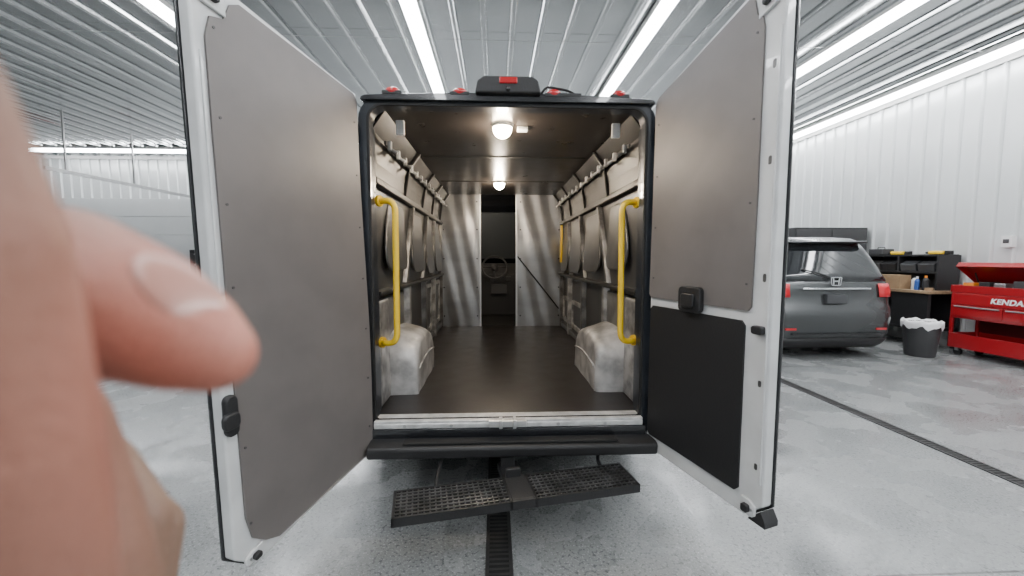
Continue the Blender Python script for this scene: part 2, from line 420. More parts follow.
for sx in (-1, 1):
    X = sx * .87
    b = B()
    secs = [(X, ZF), (X, 1.28), (sx * .875, 1.3), (sx * .86, 1.98)]
    b.grid([[Vector((p, .12, q)) for p, q in secs], [Vector((p, YP, q)) for p, q in secs]])
    b.done("side_wall", M['vanwall'], van, solid=.01)
    b = B()
    secs = [(sx * .86, 1.98), (sx * .85, 2.12), (sx * .82, 2.27), (sx * .74, ZC)]
    b.grid([[Vector((p, .12, q)) for p, q in secs], [Vector((p, YP, q)) for p, q in secs]])
    b.done("upper_wall", M['vandark'], van, solid=.01, label="dark recessed upper wall liner")
    ys = [.22, 1.12, 1.92, 2.55, 3.24] if sx < 0 else [.22, 1.0, 1.85, 2.62, 3.24]
    for yy in ys[1:]:
        b = B(); b.prism([(sx * .86, 1.98), (sx * .845, 2.14), (sx * .81, 2.28), (sx * .74, ZC - .002), (sx * .71, ZC - .004), (sx * .80, 2.25), (sx * .84, 2.0)], yy - .02, yy + .02, lambda p, q, h: Vector((p, h, q)))
        b.done("roof_bow", M['vandark'], van, bevel=.006)
    B().box(min(sx * .87, sx * .81), max(sx * .87, sx * .81), .18, YP, 1.965, 2.01).done("upper_rail", M['darkrail'], van, bevel=.008)
    B().box(min(sx * .795, sx * .780), max(sx * .795, sx * .780), .3, YP, 2.225, 2.255).done("hook_rail", M['vanrecess'], van, bevel=.004)
    B().box(min(sx * .87, sx * .80), max(sx * .87, sx * .80), .18, YP, 1.27, 1.30).done("belt_ledge", M['darkrail'], van, bevel=.006)
    B().box(min(sx * .87, sx * .83), max(sx * .87, sx * .83), .18, YP, .56, .62).done("lower_rail", M['vanrecess'], van, bevel=.008)
    for i in range(4):
        y0, y1 = ys[i] + .03, ys[i + 1] - .03
        sl = (.30, .22, .12, .06)[i]; zb_ = (1.42, 1.38, 1.34, 1.34)[i]
        sk = lambda P: [(p + (q - 1.36) / .57 * (sl if p < (y0 + y1) / 2 else .02), q) for p, q in P]
        Q = sk(rr(y0 + .05, y1 - .05, zb_, 1.92, ((.22, .18, .12, .10)[i], .08, .05, .05)))
        fq = lambda a, bb, h: Vector((sx * (.872 - h - .075 * (1.95 - bb)), a, bb))
        B().prism(Q, .0, .018, fq).done("window_blank", M['vanrecess'], van, bevel=.014, seg=3)
    for j, yy in enumerate(ys[1:]):
        wd = (.045, .03, .035, .03)[j]
        b = B(); b.prism([(yy - wd, 0), (yy - wd * .6, .04), (yy + wd * .6, .04), (yy + wd, 0)], 1.30, 1.97, lambda a, h2, z: Vector((sx * (.872 - h2 - (.015 if z > 1.9 else 0)), a + ((.24, .18, .10, .0)[j] if z > 1.9 else -.03), z)))
        b.done("upper_post", M['post'], van, bevel=.006)
        b = B(); b.prism([(yy - .055, 0), (yy - .03, .055), (yy + .03, .055), (yy + .055, 0)], ZF, 1.28, lambda a, h2, z: Vector((sx * (.872 - h2), a, z)))
        b.done("lower_post", M['postlight'] if j in (0, 2) else M['post'], van, bevel=.006)
    for i in range(2, 4):
        y0, y1 = ys[i] + .09, ys[i + 1] - .09
        z0, z1 = (.66, 1.22) if sx < 0 else (.66, 1.0)
        fm = lambda a, bb, h: Vector((sx * (.872 - h), a, bb))
        B().ring(rr(y0, y1, z0, z1, .06), rr(y0 + .05, y1 - .05, z0 + .05, z1 - .05, .04), 0, .025, fm).done("lower_frame", M['postlight'], van, bevel=.005)
    for i in range(13):
        yy = .34 + i * .222; dz = random.uniform(-.008, .008)
        b = B(); b.box(sx * .768 - .012, sx * .768 + .012, yy - .016, yy + .016, 2.205 + dz, 2.265 + dz)
        b.cyl((sx * .762, yy, 2.215 + dz), (sx * .720, yy, 2.190 + dz), .008, .012, 10)
        b.done("cargo_hook", M['whiteplastic'] if i % 2 else M['aluedge'], van, bevel=.003)
    B().box(sx * .67 - .026, sx * .67 + .026, .20, .225, 2.262, 2.352).done("header_bracket", M['whiteplastic'], van, bevel=.006)
    # wheel housing : pressed sheet metal, sloping top, creased facets
    xin = .625 if sx > 0 else .635
    side = [(.43, .0), (.425, .20), (.45, .30), (.52, .37), (.64, .395), (.80, .40), (.96, .39), (1.08, .35), (1.16, .27), (1.20, .15), (1.205, .0)]
    cyc = .81
    rowsw = []
    for j, (xx, ky, kz) in enumerate(((.87, 1.02, 1.10), (.80, 1.01, 1.07), (.73, 1.0, 1.02), (xin + .035, .985, .97), (xin + .010, .965, .915), (xin, .94, .86), (xin - .004, .90, .60), (xin - .004, .90, .30), (xin, .90, .0))):
        r_ = []
        for i, (p, q) in enumerate(side):
            c_ = .003 * math.sin(i * 2.1 + j * 1.3 + sx)
            r_.append(Vector((sx * (xx + (c_ if j > 3 else 0)), cyc + (p - cyc) * ky + c_, ZF + .001 + max(0, q * kz + (c_ if q > .1 and kz > 0 else 0)))))
        rowsw.append(r_)
    b = B(); b.grid(rowsw)
    o = b.done("wheel_well", M['well'], van, label="scuffed off-white pressed metal wheel housing", bevel=.014, seg=3)
    b = B(); b.tube([Vector((sx * (xin - .005), .47 + .67 * k / 10, ZF + .18 + .03 * math.sin(math.pi * k / 10))) for k in range(11)], .008, 8)
    b.done("wheel_well_crease", M['well'], van, smooth=True)
    B().box(min(sx * .87, sx * .815), max(sx * .87, sx * .815), .19, .42, ZF, 1.24).done("rear_quarter_panel", M['postlight'], van, bevel=.02, seg=3)
    B().box(min(sx * .87, sx * .845), max(sx * .87, sx * .845), .44, 1.0, .95, 1.24).done("quarter_infill", M['infill'], van, bevel=.01)
    hx = sx * .69
    hb = B(); pts = arc_path([(sx * .80, .16, 1.855), (hx, .12, 1.855), (hx, .10, .985), (sx * .80, .14, .985)], .07)
    hb.tube(pts, .0185, 14)
    gh = hb.done("grab_handle", M['yellow'], van, smooth=True, label="yellow tubular grab handle")
    for z in (1.855, .985): B().cyl((sx * .80, .155, z), (sx * .785, .15, z), .034).done("handle_mount", M['yellow'], gh)
px0, px1 = -.29, .20
def bulkhead(xa, xb, ph):
    b = B(); rows_ = []
    for k in range(25):
        z = ZF + (ZC - ZF) * k / 24
        rows_.append([Vector((xa + (xb - xa) * i / 16, YP - .004 - .010 * math.sin(math.pi * i / 16) * math.sin(k * .42 + ph) - .004 * math.sin(i * 1.1 + k * .5), z)) for i in range(17)])
    b.grid(rows_); b.done("partition_panel", M['alu'], van, label="scuffed silver-grey aluminium bulkhead panel", smooth=True)
bulkhead(-.84, px0, .4); bulkhead(px1, .84, 2.0)
for xx in (px0 - .02, px1 - .005):
    B().box(xx, xx + .025, YP - .026, YP - .004, ZF, ZC).done("partition_trim", M['aluedge'], van, bevel=.003)
for xx in (-.80, -.34, .26, .80):
    for z in (.7, 1.1, 1.5, 1.9, 2.28):
        B().cyl((xx, YP + .004, z), (xx, YP - .024, z), .010, seg=10).done("rivet", M['darkrail'], van)
B().tube([Vector((.22, YP - .04, 1.53)), Vector((.80, YP - .04, .80))], .009, 8).done("hold_strap", M['rubber'], van, label="thin black strap slung across the bulkhead")
B().box(.80, .825, YP - .16, YP - .10, 1.45, 1.95).done("yellow_strap", M['yellow'], van)
# cab
B().box(-.9, .9, YP + .03, 4.9, .50, ZF).done("cab_floor", M['rubber'], van)
b = B(); b.prism([(4.35, ZF), (4.25, 1.25), (4.4, 1.42), (4.75, 1.4), (4.8, ZF)], -.88, .88, lambda p, q, h: Vector((h, p, q))); b.done("dashboard", M['cabgrey'], van, bevel=.02)
for xx in (-.22, -.06, .12):
    B().box(xx - .05, xx + .05, 4.235, 4.26, 1.12, 1.2).done("dash_vent", M['darkrail'], van, bevel=.005)
B().box(-.16, .10, 4.225, 4.262, .92, 1.08).done("centre_console_screen", M['cabgrey'], van, bevel=.006)
b = B()
c = Vector((-.10, 4.12, 1.36)); rot = Matrix.Rotation(math.radians(62), 3, 'X')
b.tube([c + rot @ Vector((.2 * math.cos(a), .2 * math.sin(a), 0)) for a in [2 * math.pi * k / 28 for k in range(28)]], .016, 8, closed=True)
for a in (0, math.pi, -math.pi / 2): b.cyl(c, c + rot @ Vector((.2 * math.cos(a), .2 * math.sin(a), 0)), .02, .014, 8)
b.cyl(c + rot @ Vector((0, 0, -.03)), c + rot @ Vector((0, 0, .03)), .06)
b.done("steering_wheel", M['cabgrey'], van, smooth=True)
for sx in (-1, 1):
    s = empty("cab_seat", (sx * .62, 3.8, ZF), None, None, parent=van)
    B().box(sx * .62 - .26, sx * .62 + .26, 3.55, 4.05, .75, 1.0).done("seat_cushion", M['seat'], s, bevel=.05, seg=4)
    B().box(sx * .62 - .25, sx * .62 + .25, 3.45, 3.6, 1.0, 1.65).done("backrest", M['seat'], s, bevel=.05, seg=4)
    B().box(sx * .62 - .13, sx * .62 + .13, 3.46, 3.57, 1.68, 1.88).done("headrest", M['seat'], s, bevel=.04, seg=4)
    B().box(sx * .62 - .2, sx * .62 + .2, 3.58, 4.0, ZF, .76).done("seat_base", M['blackplastic'], s)
B().prism([(4.60, 1.50), (4.63, 1.52), (4.13, 2.24), (4.10, 2.22)], -.82, .82, lambda p, q, h: Vector((h, p, q))).done("windshield", M['screen'], van)
for yy, en, xx, zc_ in ((.36, 19, -.04, ZC), (2.34, 23, -.04, ZC), (3.75, 7, -.60, 2.26)):  # last entry: unseen lamp added behind the bulkhead to brighten the cab
    d = empty("dome_and_fill_light", (xx, yy, zc_), None, None, parent=van)
    B().cyl((xx, yy, zc_), (xx, yy, zc_ - .018), .075, .065, 28).done("light_bezel", M['whiteplastic'], d)
    B().sph((xx, yy, zc_ - .024), .062, (1, 1, 1.0)).done("light_lens", M['domelens'] if yy < 3.5 else M['whiteplastic'], d, smooth=True)
    ld = bpy.data.lights.new("dome_and_fill_glow", 'POINT'); ld.energy = en; ld.color = (1, .84, .66); ld.shadow_soft_size = .04
    lo = bpy.data.objects.new("dome_and_fill_glow", ld); COL.objects.link(lo); lo.parent = d; lo.location = (0, 0, -.13)
B().box(.06, .13, .37, .43, ZC - .025, ZC).done("ceiling_sensor", M['whiteplastic'], van, bevel=.006)
top = [(-.835, 2.385), (.825, 2.385)] + [(.825 - .04 * (1 - math.cos(a)), 2.39 + .022 * math.sin(a)) for a in [math.pi / 2 * k / 4 for k in range(5)]] + [(x, 2.412 + .018 * (1 - (x / .8) ** 2)) for x in (.6, .4, .2, 0, -.2, -.4, -.6)] + [(-.835 + .04 * (1 - math.cos(a)), 2.39 + .022 * math.sin(a)) for a in [math.pi / 2 * k / 4 for k in range(4, -1, -1)]]
b = B(); b.prism(top, -.028, .12, XZ); b.done("roof_edge", M['black'], van, bevel=.012, seg=4)
for xx in (-.66, -.285, .245, .345, .62):
    ml = empty("marker_lamp", (xx, -.01, 2.42), None, None, parent=van)
    B().box(xx - .055, xx + .055, -.03, .06, 2.415, 2.436).done("lamp_base", M['blackplastic'], ml, bevel=.004)
    if abs(xx - .345) > .01:
        B().sph((xx, -.005, 2.437), .04, (1.05, .75, .62)).done("lamp_lens", M['redlens'], ml, smooth=True)
bl = empty("brake_light_housing", (-.02, 0, 2.43), None, None, parent=van)
b = B(); b.prism([(-.20, 2.418), (.17, 2.418), (.155, 2.49), (.12, 2.512), (-.15, 2.512), (-.185, 2.49)], -.06, .12, XZ); b.done("housing", M['blackplastic'], bl, bevel=.012)
B().box(-.065, .035, -.068, -.055, 2.468, 2.502).done("brake_lens", M['redlens'], bl, bevel=.006)
B().sph((-.015, -.06, 2.44), .014).done("camera_lens", M['glass'], bl, smooth=True)
b = B(); b.tube(arc_path([(.17, .0, 2.43), (.2, 0, 2.48), (.33, 0, 2.46), (.4, .02, 2.43)], .03), .007, 8); b.done("roof_cable", M['rubber'], van, smooth=True)
def wheel(cx, cy, r, w, parent, out):
    wv = empty("wheel", (cx, cy, r), None, None, parent=parent)
    b = B(); prof = [(r * .62, -w / 2), (r * .93, -w / 2), (r, -w / 2 + .03), (r, w / 2 - .03), (r * .93, w / 2), (r * .62, w / 2)]
    b.grid([[Vector((cx + h, cy + q * math.cos(a), r + q * math.sin(a))) for q, h in prof] for a in [2 * math.pi * k / 36 for k in range(37)]])
    bmesh.ops.remove_doubles(b.bm, verts=b.bm.verts, dist=1e-5)
    b.done("tire", M['tire'], wv, smooth=True)
    b = B(); b.cyl((cx - w * .3, cy, r), (cx + w * .3, cy, r), r * .6, seg=32)
    xo = cx + out * w * .32
    for k in range(5):
        a = 2 * math.pi * k / 5
        b.cyl((xo, cy, r), (xo, cy + r * .56 * math.cos(a), r + r * .56 * math.sin(a)), .04, .03, 8)
    b.cyl((xo - .02, cy, r), (xo + .03 * out, cy, r), .07)
    b.done("rim", M['rim'], wv)
for sx in (-1, 1):
    wheel(sx * .87, .85, .34, .22, van, sx); wheel(sx * .87, 4.65, .34, .22, van, sx)

# ---- rear doors
def rear_door(sx, L, adeg, hingeX, right, k, kb, lean, bulge):
    a = math.radians(adeg)
    d = Vector((sx * math.sin(a), -math.cos(a), 0)); nrm = Vector((-sx * math.cos(a), -math.sin(a), 0))
    H = Vector((hingeX, -.02, 0))
    def f(s, z, h):
        q = z - 1.4
        z2 = z + (k * s * q if q > 0 else kb * s * q)
        t_ = min(1, max(0, (2.3 - z) / 1.5)); t_ = t_ * t_ * (3 - 2 * t_)
        return H + Vector((-sx * bulge * t_ * (1 - s / L) ** 2, 0, 0)) + d * (s * (1 + lean * q)) + nrm * h + Vector((0, 0, z2))
    z0, z1 = .375, 2.405
    D = empty("rear_door", tuple(H + d * L / 2 + Vector((0, 0, z0))), None, None, parent=van)
    def band_(S0, S1, Z0, Z1, lo, hi, r0, name, m, bev):
        nz, ns = 24, 8
        b = B(); F = []; Bk = []
        for i in range(nz + 1):
            z = Z0 + (Z1 - Z0) * i / nz
            e_ = 0
            dz_ = min(z - Z0, Z1 - z)
            if dz_ < r0: e_ = r0 - math.sqrt(max(0, r0 * r0 - (r0 - dz_) ** 2))
            F.append([f(S0 + (S1 - e_ - S0) * j / ns, z, hi) for j in range(ns + 1)])
            Bk.append([f(S0 + (S1 - e_ - S0) * j / ns, z, lo) for j in range(ns + 1)])
        RF = b.grid(F); RB = b.grid(Bk)
        for i in range(nz):
            b.bm.faces.new((RF[i][0], RF[i + 1][0], RB[i + 1][0], RB[i][0])); b.bm.faces.new((RF[i][ns], RF[i + 1][ns], RB[i + 1][ns], RB[i][ns]))
        for j in range(ns):
            b.bm.faces.new((RF[0][j], RF[0][j + 1], RB[0][j + 1], RB[0][j])); b.bm.faces.new((RF[nz][j], RF[nz][j + 1], RB[nz][j + 1], RB[nz][j]))
        return b.done(name, m, D, bevel=bev, seg=3)
    band_(.0, L - .008, z0 - .008, z1 + .006, -.070, -.058, .09, "door_skin", M['black'], .004)
    band_(.010, L - .014, z0, z1, -.058, 0, .09, "door_inner_frame", M['doorwhite'], .010)
    def pan(poly, m, name, h0=.0, h1=.010, lab=None, bev=.002):
        zs = sorted(set([z0_ / 1000 for z0_ in range(int(min(p[1] for p in poly) * 1000), int(max(p[1] for p in poly) * 1000) + 1, 20)] + [min(p[1] for p in poly), max(p[1] for p in poly)] + [p[1] for p in poly]))
        zs = [z for z in zs if min(p[1] for p in poly) <= z <= max(p[1] for p in poly)]
        zz_ = [zs[0]]
        for z in zs[1:]:
            if z - zz_[-1] > .004: zz_.append(z)
        zz_[-1] = zs[-1]
        def span(z):
            xs = []
            for i, (a_, b_) in enumerate(poly):
                c_, d_ = poly[(i + 1) % len(poly)]
                if abs(d_ - b_) < 1e-9:
                    if abs(z - b_) < 1e-6: xs += [a_, c_]
                elif min(b_, d_) - 1e-9 <= z <= max(b_, d_) + 1e-9: xs.append(a_ + (c_ - a_) * (z - b_) / (d_ - b_))
            return min(xs), max(xs)
        ns = 8; b = B(); F = []; K = []
        for z in zz_:
            x0, x1 = span(z)
            F.append([f(x0 + (x1 - x0) * j / ns, z, h1) for j in range(ns + 1)]); K.append([f(x0 + (x1 - x0) * j / ns, z, h0) for j in range(ns + 1)])
        RF = b.grid(F); RB = b.grid(K); nz = len(zz_) - 1
        for i in range(nz):
            b.bm.faces.new((RF[i][0], RF[i + 1][0], RB[i + 1][0], RB[i][0])); b.bm.faces.new((RF[i][ns], RF[i + 1][ns], RB[i + 1][ns], RB[i][ns]))
        for j in range(ns):
            b.bm.faces.new((RF[0][j], RF[0][j + 1], RB[0][j + 1], RB[0][j])); b.bm.faces.new((RF[nz][j], RF[nz][j + 1], RB[nz][j + 1], RB[nz][j]))
        o_ = b.done(name, m, D, label=lab); sm_auto(o_, 30); return o_
    def hardware(s0, s1, zz, hh):
        B().prism([(s0, zz - hh), (s1 - .012, zz - hh), (s1, zz - hh + .012), (s1, zz + hh * .5), (s1 - .03, zz + hh), (s0, zz + hh)], .0, .014, f).done("rod_guide", M['doorwhite'], D, bevel=.004)
        mid = (s0 + s1) / 2
        B().prism(rr(mid - .018, mid + .014, zz - hh * .5, zz + hh * .45, .008), .014, .036, f).done("rod_end", M['blackplastic'], D, bevel=.003)
        B().prism(rr(mid + .018, mid + .026, zz - .006, zz + .006, .003), .014, .018, f).done("guide_screw", M['steel'], D)
    if not right:
        e = L - .056
        P = [(.018, .43), (.04, .398), (e - .16, .402), (e - .09, .44), (e - .035, .49), (e - .012, .58), (e - .005, 1.2), (e, 1.9), (e + .0, 2.20), (e - .02, 2.27), (e - .07, 2.29), (e - .10, 2.355), (e - .15, 2.388), (.04, 2.39), (.018, 2.36), (.018, 1.4)]
        pan(P, M['panel'], "liner_panel", lab="scuffed taupe-grey door liner panel")
        hardware(L - .135, L - .03, 2.335, .036)
        hardware(L - .135, L - .05, .425, .022)
        b = B(); b.prism(rr(L - .060, L - .008, .90, 1.04, .022), .0, .03, f); b.prism(rr(L - .055, L + .012, .93, .985, .02), .02, .045, f)
        b.done("door_latch", M['blackplastic'], D, bevel=.008)
        B().prism(rr(L - .045, L - .034, 1.15, 2.15, .004), -.002, .006, f).done("frame_bead", M['doorwhite'], D, bevel=.003)
    else:
        e = L - .098
        P = [(.014, 1.30), (.03, 1.28), (e - .02, 1.28), (e - .005, 1.30), (e, 1.7), (e + .0, 2.24), (e - .01, 2.28), (e - .035, 2.30), (e - .05, 2.36), (e - .085, 2.388), (.035, 2.39), (.014, 2.36)]
        pan(P, M['panel'], "liner_panel", lab="scuffed taupe-grey door liner panel")
        pan([(.028, .485), (.045, .465), (e - .05, .465), (e - .032, .485), (e - .032, 1.215), (e - .05, 1.235), (.045, 1.235), (.028, 1.215)], M['blackplastic'], "lower_panel", lab="matte black lower door panel")
        b = B(); b.prism(rr(.26, .405, 1.235, 1.365, .025), .004, .035, f); b.prism(rr(.29, .375, 1.26, 1.33, .015), .035, .05, f)
        b.done("inner_release_handle", M['blackplastic'], D, bevel=.006)
        b = B(); b.prism(rr(L - .085, L - .035, 1.19, 1.225, .01), .0, .03, f); b.done("door_latch", M['blackplastic'], D, bevel=.005)
        hardware(L - .125, L - .03, 2.315, .036)
        hardware(L - .11, L - .04, .43, .035)
        for zz in (.62, .98, 1.42, 1.8, 2.1):
            B().prism(rr(L - .060, L - .046, zz - .014, zz + .014, .006), .0, .002, f).done("edge_slot", M['vanrecess'], D)
        B().prism([(L - .08, .375), (L + .004, .375), (L + .004, .40), (L - .02, .44)], -.078, .004, f).done("door_corner", M['blackplastic'], D, bevel=.003)
        B().prism(rr(L - .034, L - .026, .55, 2.2, .003), -.002, .007, f).done("frame_bead", M['doorwhite'], D, bevel=.003)
    n = 7
    for i in range(n):
        zz = .55 + i * (2.24 - .55) / (n - 1)
        if right and zz < 1.32: continue
        for s_ in (.045, e - .03):
            p = f(s_, zz, .009)
            B().cyl(p, p + nrm * .004, .0055, seg=10).done("push_pin", M['vanwall'], D)
    for zz in (.62, 1.25, 2.2):
        c_ = Vector((hingeX + sx * .012, -.02, zz))
        B().cyl(c_ - Vector((0, 0, .05)), c_ + Vector((0, 0, .05)), .014, seg=12).done("hinge", M['black'], D)
    return D
rear_door(-1, .857, 20.5, -.848, False, .17, .20, .035, .040)
rear_door(1, .765, 18.0, .828, True, .40, .04, .0, .012)

# ---------------------------------------------------------------- CAR
CXc, CYc = 4.93, 3.26
car = empty("car", (CXc, CYc + 2.5, 0), "dark grey minivan parked with its tailgate facing out", "car")
lev = [
    (.16, .88, .14, 4.95, .26), (.24, .95, .06, 5.02, .28), (.40, .985, .01, 5.08, .28), (.60, .995, .0, 5.10, .27), (.76, 1.0, .02, 5.06, .25),
    (.82, .995, .06, 5.0, .24), (.98, .99, .08, 4.7, .23), (1.12, .975, .10, 4.3, .22), (1.16, .96, .12, 4.15, .22),
    (1.36, .93, .24, 3.75, .22), (1.58, .885, .38, 3.35, .22), (1.72, .84, .47, 3.1, .23), (1.765, .81, .42, 3.0, .24), (1.815, .74, .48, 2.85, .28), (1.845, .58, .68, 2.6, .28)]
def level(z):
    for i in range(len(lev) - 1):
        if lev[i][0] <= z <= lev[i + 1][0]:
            t_ = (z - lev[i][0]) / (lev[i + 1][0] - lev[i][0])
            return [lev[i][k] + (lev[i + 1][k] - lev[i][k]) * t_ for k in range(5)]
    return lev[-1]
NC = 8
def loop(z, off=0):
    _, hw, yr, yf, r = level(z); hw += off; yr -= off; yf += off
    pts = rr(-hw, hw, yr, yf, r, NC)
    bow = []
    for x, y_ in pts:
        if y_ < yr + r: y_ += .045 * (x / hw) ** 2
        bow.append(Vector((CXc + x, CYc + y_, z)))
    return bow
b = B(); R = b.grid([loop(l[0]) for l in lev], closed_u=True); b.bm.faces.new(R[-1]); b.bm.faces.new(R[0][::-1])
o = b.done("body", M['carpaint'], car, smooth=True); sm_auto(o, 50)
def band(name, z0, z1, idx, m, off, nz=5, smooth=True, label=None, pre=None, post=None):
    rows = []
    for k in range(nz + 1):
        z = z0 + (z1 - z0) * k / nz; L_ = loop(z, off); pts = [L_[i % len(L_)] for i in idx]
        if pre: pts = [L_[8].lerp(L_[9], pre)] + pts
        if post: pts = pts + [L_[8].lerp(L_[9], post)]
        rows.append(pts)
    b = B(); b.grid(rows); return b.done(name, m, car, smooth=smooth, label=label, solid=.006)
band("rear_window", 1.165, 1.72, list(range(3, 15)), M['glass'], .010)
band("side_window", 1.19, 1.69, list(range(16, 21)), M['glass'], .006)
band("side_window", 1.19, 1.69, [33, 34, 35, 0, 1], M['glass'], .006)
band("windshield", 1.19, 1.70, list(range(23, 31)), M['glass'], .006)
band("lower_valance", .165, .32, list(range(0, 18)), M['blackplastic'], .012, 3)
band("tail_light", .93, 1.13, [1, 2, 3, 4, 5, 6, 7, 8], M['taillens'], .018, 3, post=.06)
band("tail_light", .93, 1.13, [9, 10, 11, 12, 13, 14, 15, 16], M['taillens'], .018, 3, pre=.94)
b = B(); b.box(CXc - .52, CXc + .52, CYc + .050, CYc + .12, 1.045, 1.07); b.done("chrome_strip", M['chrome'], car, bevel=.004)
B().box(CXc - .155, CXc + .155, CYc + .040, CYc + .10, .84, .97).done("license_plate", M['plate'], car, bevel=.004)
b = B(); ff = lambda p, q, h: Vector((CXc + p * 1.3, CYc + h, 1.165 + q * 1.3))
b.ring([(x * (1 + .12 * z / .05), z) for x, z in rr(-.062, .062, -.05, .05, .018)], [(x * (1 + .12 * z / .05), z) for x, z in rr(-.052, .052, -.041, .041, .014)], .075, .18, ff)
b.prism([(-.036, -.041), (-.024, -.041), (-.022, -.006), (.022, -.006), (.024, -.041), (.036, -.041), (.044, .041), (.030, .041), (.024, .010), (-.024, .010), (-.030, .041), (-.044, .041)], .075, .18, ff)
b.done("emblem", M['chrome'], car)
b = B(); b.box(CXc - .68, CXc + .68, CYc + .00, CYc + .03, .38, .40); b.done("bumper_crease", M['blackplastic'], car)
for sx in (-1, 1):
    B().box(CXc + sx * .69 - .08, CXc + sx * .69 + .08, CYc + .02, CYc + .08, .45, .48).done("reflector", M['redlens'], car)
    wheel(CXc + sx * .86, CYc + 1.0, .34, .23, car, sx); wheel(CXc + sx * .86, CYc + 4.0, .34, .23, car, sx)
b = B(); b.tube([Vector((CXc - .02, CYc + .13, 1.21)), Vector((CXc - .2, CYc + .175, 1.28)), Vector((CXc - .42, CYc + .22, 1.34))], .011, 8)
b.done("rear_wiper", M['rubber'], car)
B().prism(rr(-.76, .76, .0, .20, .08), 1.69, 1.72, lambda p, q, h: Vector((CXc + p, CYc + .36 + q, h + .05))).done("roof_spoiler", M['carpaint'], car, bevel=.012)

# ---------------------------------------------------------------- right wall things
tc0 = empty("tool_chest", (7.34, 3.0, 0), "red steel rolling tool cart with lid raised and open lower shelf", "tool cart")
yA, yB, xF, xR = 2.32, 3.64, 7.08, 7.57
B().box(xF + .01, xR, yA, yB, .58, .98).done("cabinet_body", M['red'], tc0, bevel=.01)
b = B()
b.box(xF + .0, xR, yA - .01, yA + .015, .98, 1.09); b.box(xF, xR, yB - .015, yB + .01, .98, 1.09); b.box(xF, xF + .02, yA, yB, .98, 1.09); b.box(xR - .02, xR, yA, yB, .98, 1.09)
b.done("top_tray", M['red'], tc0, bevel=.004)
B().box(xF + .03, xR - .03, yA + .02, yB - .02, .985, 1.0).done("tray_liner", M['rubber'], tc0)
for yy, hh, mm in ((2.45, .16, 'blackplastic'), (2.66, .13, 'cabgrey'), (2.9, .18, 'cabgrey'), (3.12, .14, 'steel'), (3.3, .15, 'blackplastic'), (3.5, .13, 'orange')):
    B().box(7.18, 7.36, yy - .07, yy + .07, 1.0, 1.0 + hh).done("tray_case", M[mm], tc0, bevel=.01)
for z0, z1, n in ((.80, .965, 1), (.62, .785, 2)):
    for k in range(n):
        a0 = yA + .03 + k * (yB - yA - .06) / n; a1 = a0 + (yB - yA - .06) / n - .01
        d = B().box(xF - .008, xF + .012, a0, a1, z0, z1).done("drawer", M['red'], tc0, bevel=.004)
        if n > 1:
            B().box(xF - .026, xF - .008, a0 + .03, a1 - .03, z1 - .03, z1 - .012).done("drawer_pull", M['steel'], d, bevel=.004)
for xx in (xF + .01, xR - .045):
    for yy in (yA, yB - .04):
        B().box(xx, xx + .035, yy, yy + .04, .11, .60).done("leg", M['red'], tc0, bevel=.004)
b = B(); b.box(xF + .01, xR, yA, yB, .12, .14); b.box(xF, xF + .02, yA, yB, .12, .34); b.box(xR - .02, xR, yA, yB, .12, .34); b.box(xF, xR, yA, yA + .02, .12, .34); b.box(xF, xR, yB - .02, yB, .12, .34)
b.done("lower_shelf", M['red'], tc0, bevel=.004)
B().box(xR - .02, xR - .01, yA + .03, yB - .03, .34, .60).done("back_panel", M['dkred'], tc0)
LM = Matrix.Translation((xR - .02, 0, 1.12)) @ Matrix.Rotation(math.radians(38), 4, 'Y')
b = B(); b.box(-.50, 0, yA, yB, 0, .02, LM); b.box(-.50, -.485, yA, yB, -.06, .0, LM); b.box(-.5, 0, yA, yA + .015, -.06, 0, LM); b.box(-.5, 0, yB - .015, yB, -.06, 0, LM)
b.done("lid", M['red'], tc0, bevel=.004)
for yy in (yA + .1, yB - .1):
    B().cyl((xR - .12, yy, 1.0), (xR - .24, yy, 1.28), .008, seg=8).done("gas_strut", M['rubber'], tc0)
for xx in (xF + .07, xR - .07):
    for yy in (yA + .1, yB - .1):
        cs = empty("caster", (xx, yy, 0), None, None, parent=tc0)
        B().cyl((xx - .02, yy, .05), (xx + .02, yy, .05), .05, seg=24).done("caster_wheel", M['rubber'], cs)
        B().box(xx - .03, xx + .03, yy - .025, yy + .025, .07, .12).done("caster_fork", M['steel'], cs)
cu = bpy.data.curves.new("lettering", 'FONT'); cu.body = "KENDALL"; cu.size = .105; cu.extrude = .002; cu.offset = .003; cu.space_character = 1.04; cu.shear = .2
to = bpy.data.objects.new("tmp", cu); COL.objects.link(to)
bpy.context.view_layer.update()
me = bpy.data.meshes.new_from_object(to.evaluated_get(bpy.context.evaluated_depsgraph_get()))
bpy.data.objects.remove(to)
Rm = Matrix(((0, 0, -1, 0), (-1, 0, 0, 0), (0, 1, 0, 0), (0, 0, 0, 1)))
me.transform(Rm); me.materials.clear(); me.materials.append(M['textwhite'])
lt = bpy.data.objects.new("lettering", me); COL.objects.link(lt); lt.parent = tc0
lt.location = Vector((xF - .011, 3.125, .85)) - W[tc0.name]
lt["label"] = "white block lettering KENDALL"

wb = empty("workbench", (7.28, 4.6, 0), "dark steel workbench with wooden top against the white wall", "workbench")
B().box(6.95, 7.59, 3.85, 5.45, .92, .97).done("bench_top", M['wood'], wb, bevel=.006)
for xx in (6.99, 7.5):
    for yy in (3.89, 5.35): B().box(xx, xx + .06, yy, yy + .06, 0, .92).done("leg", M['blackplastic'], wb)
B().box(6.99, 7.56, 3.89, 5.41, .30, .34).done("lower_shelf", M['blackplastic'], wb)
B().box(7.52, 7.56, 3.9, 5.41, .34, .92).done("bench_back", M['blackplastic'], wb)
B().box(7.0, 7.03, 3.9, 4.5, .34, .92).done("bench_front_panel", M['blackplastic'], wb, bevel=.004)

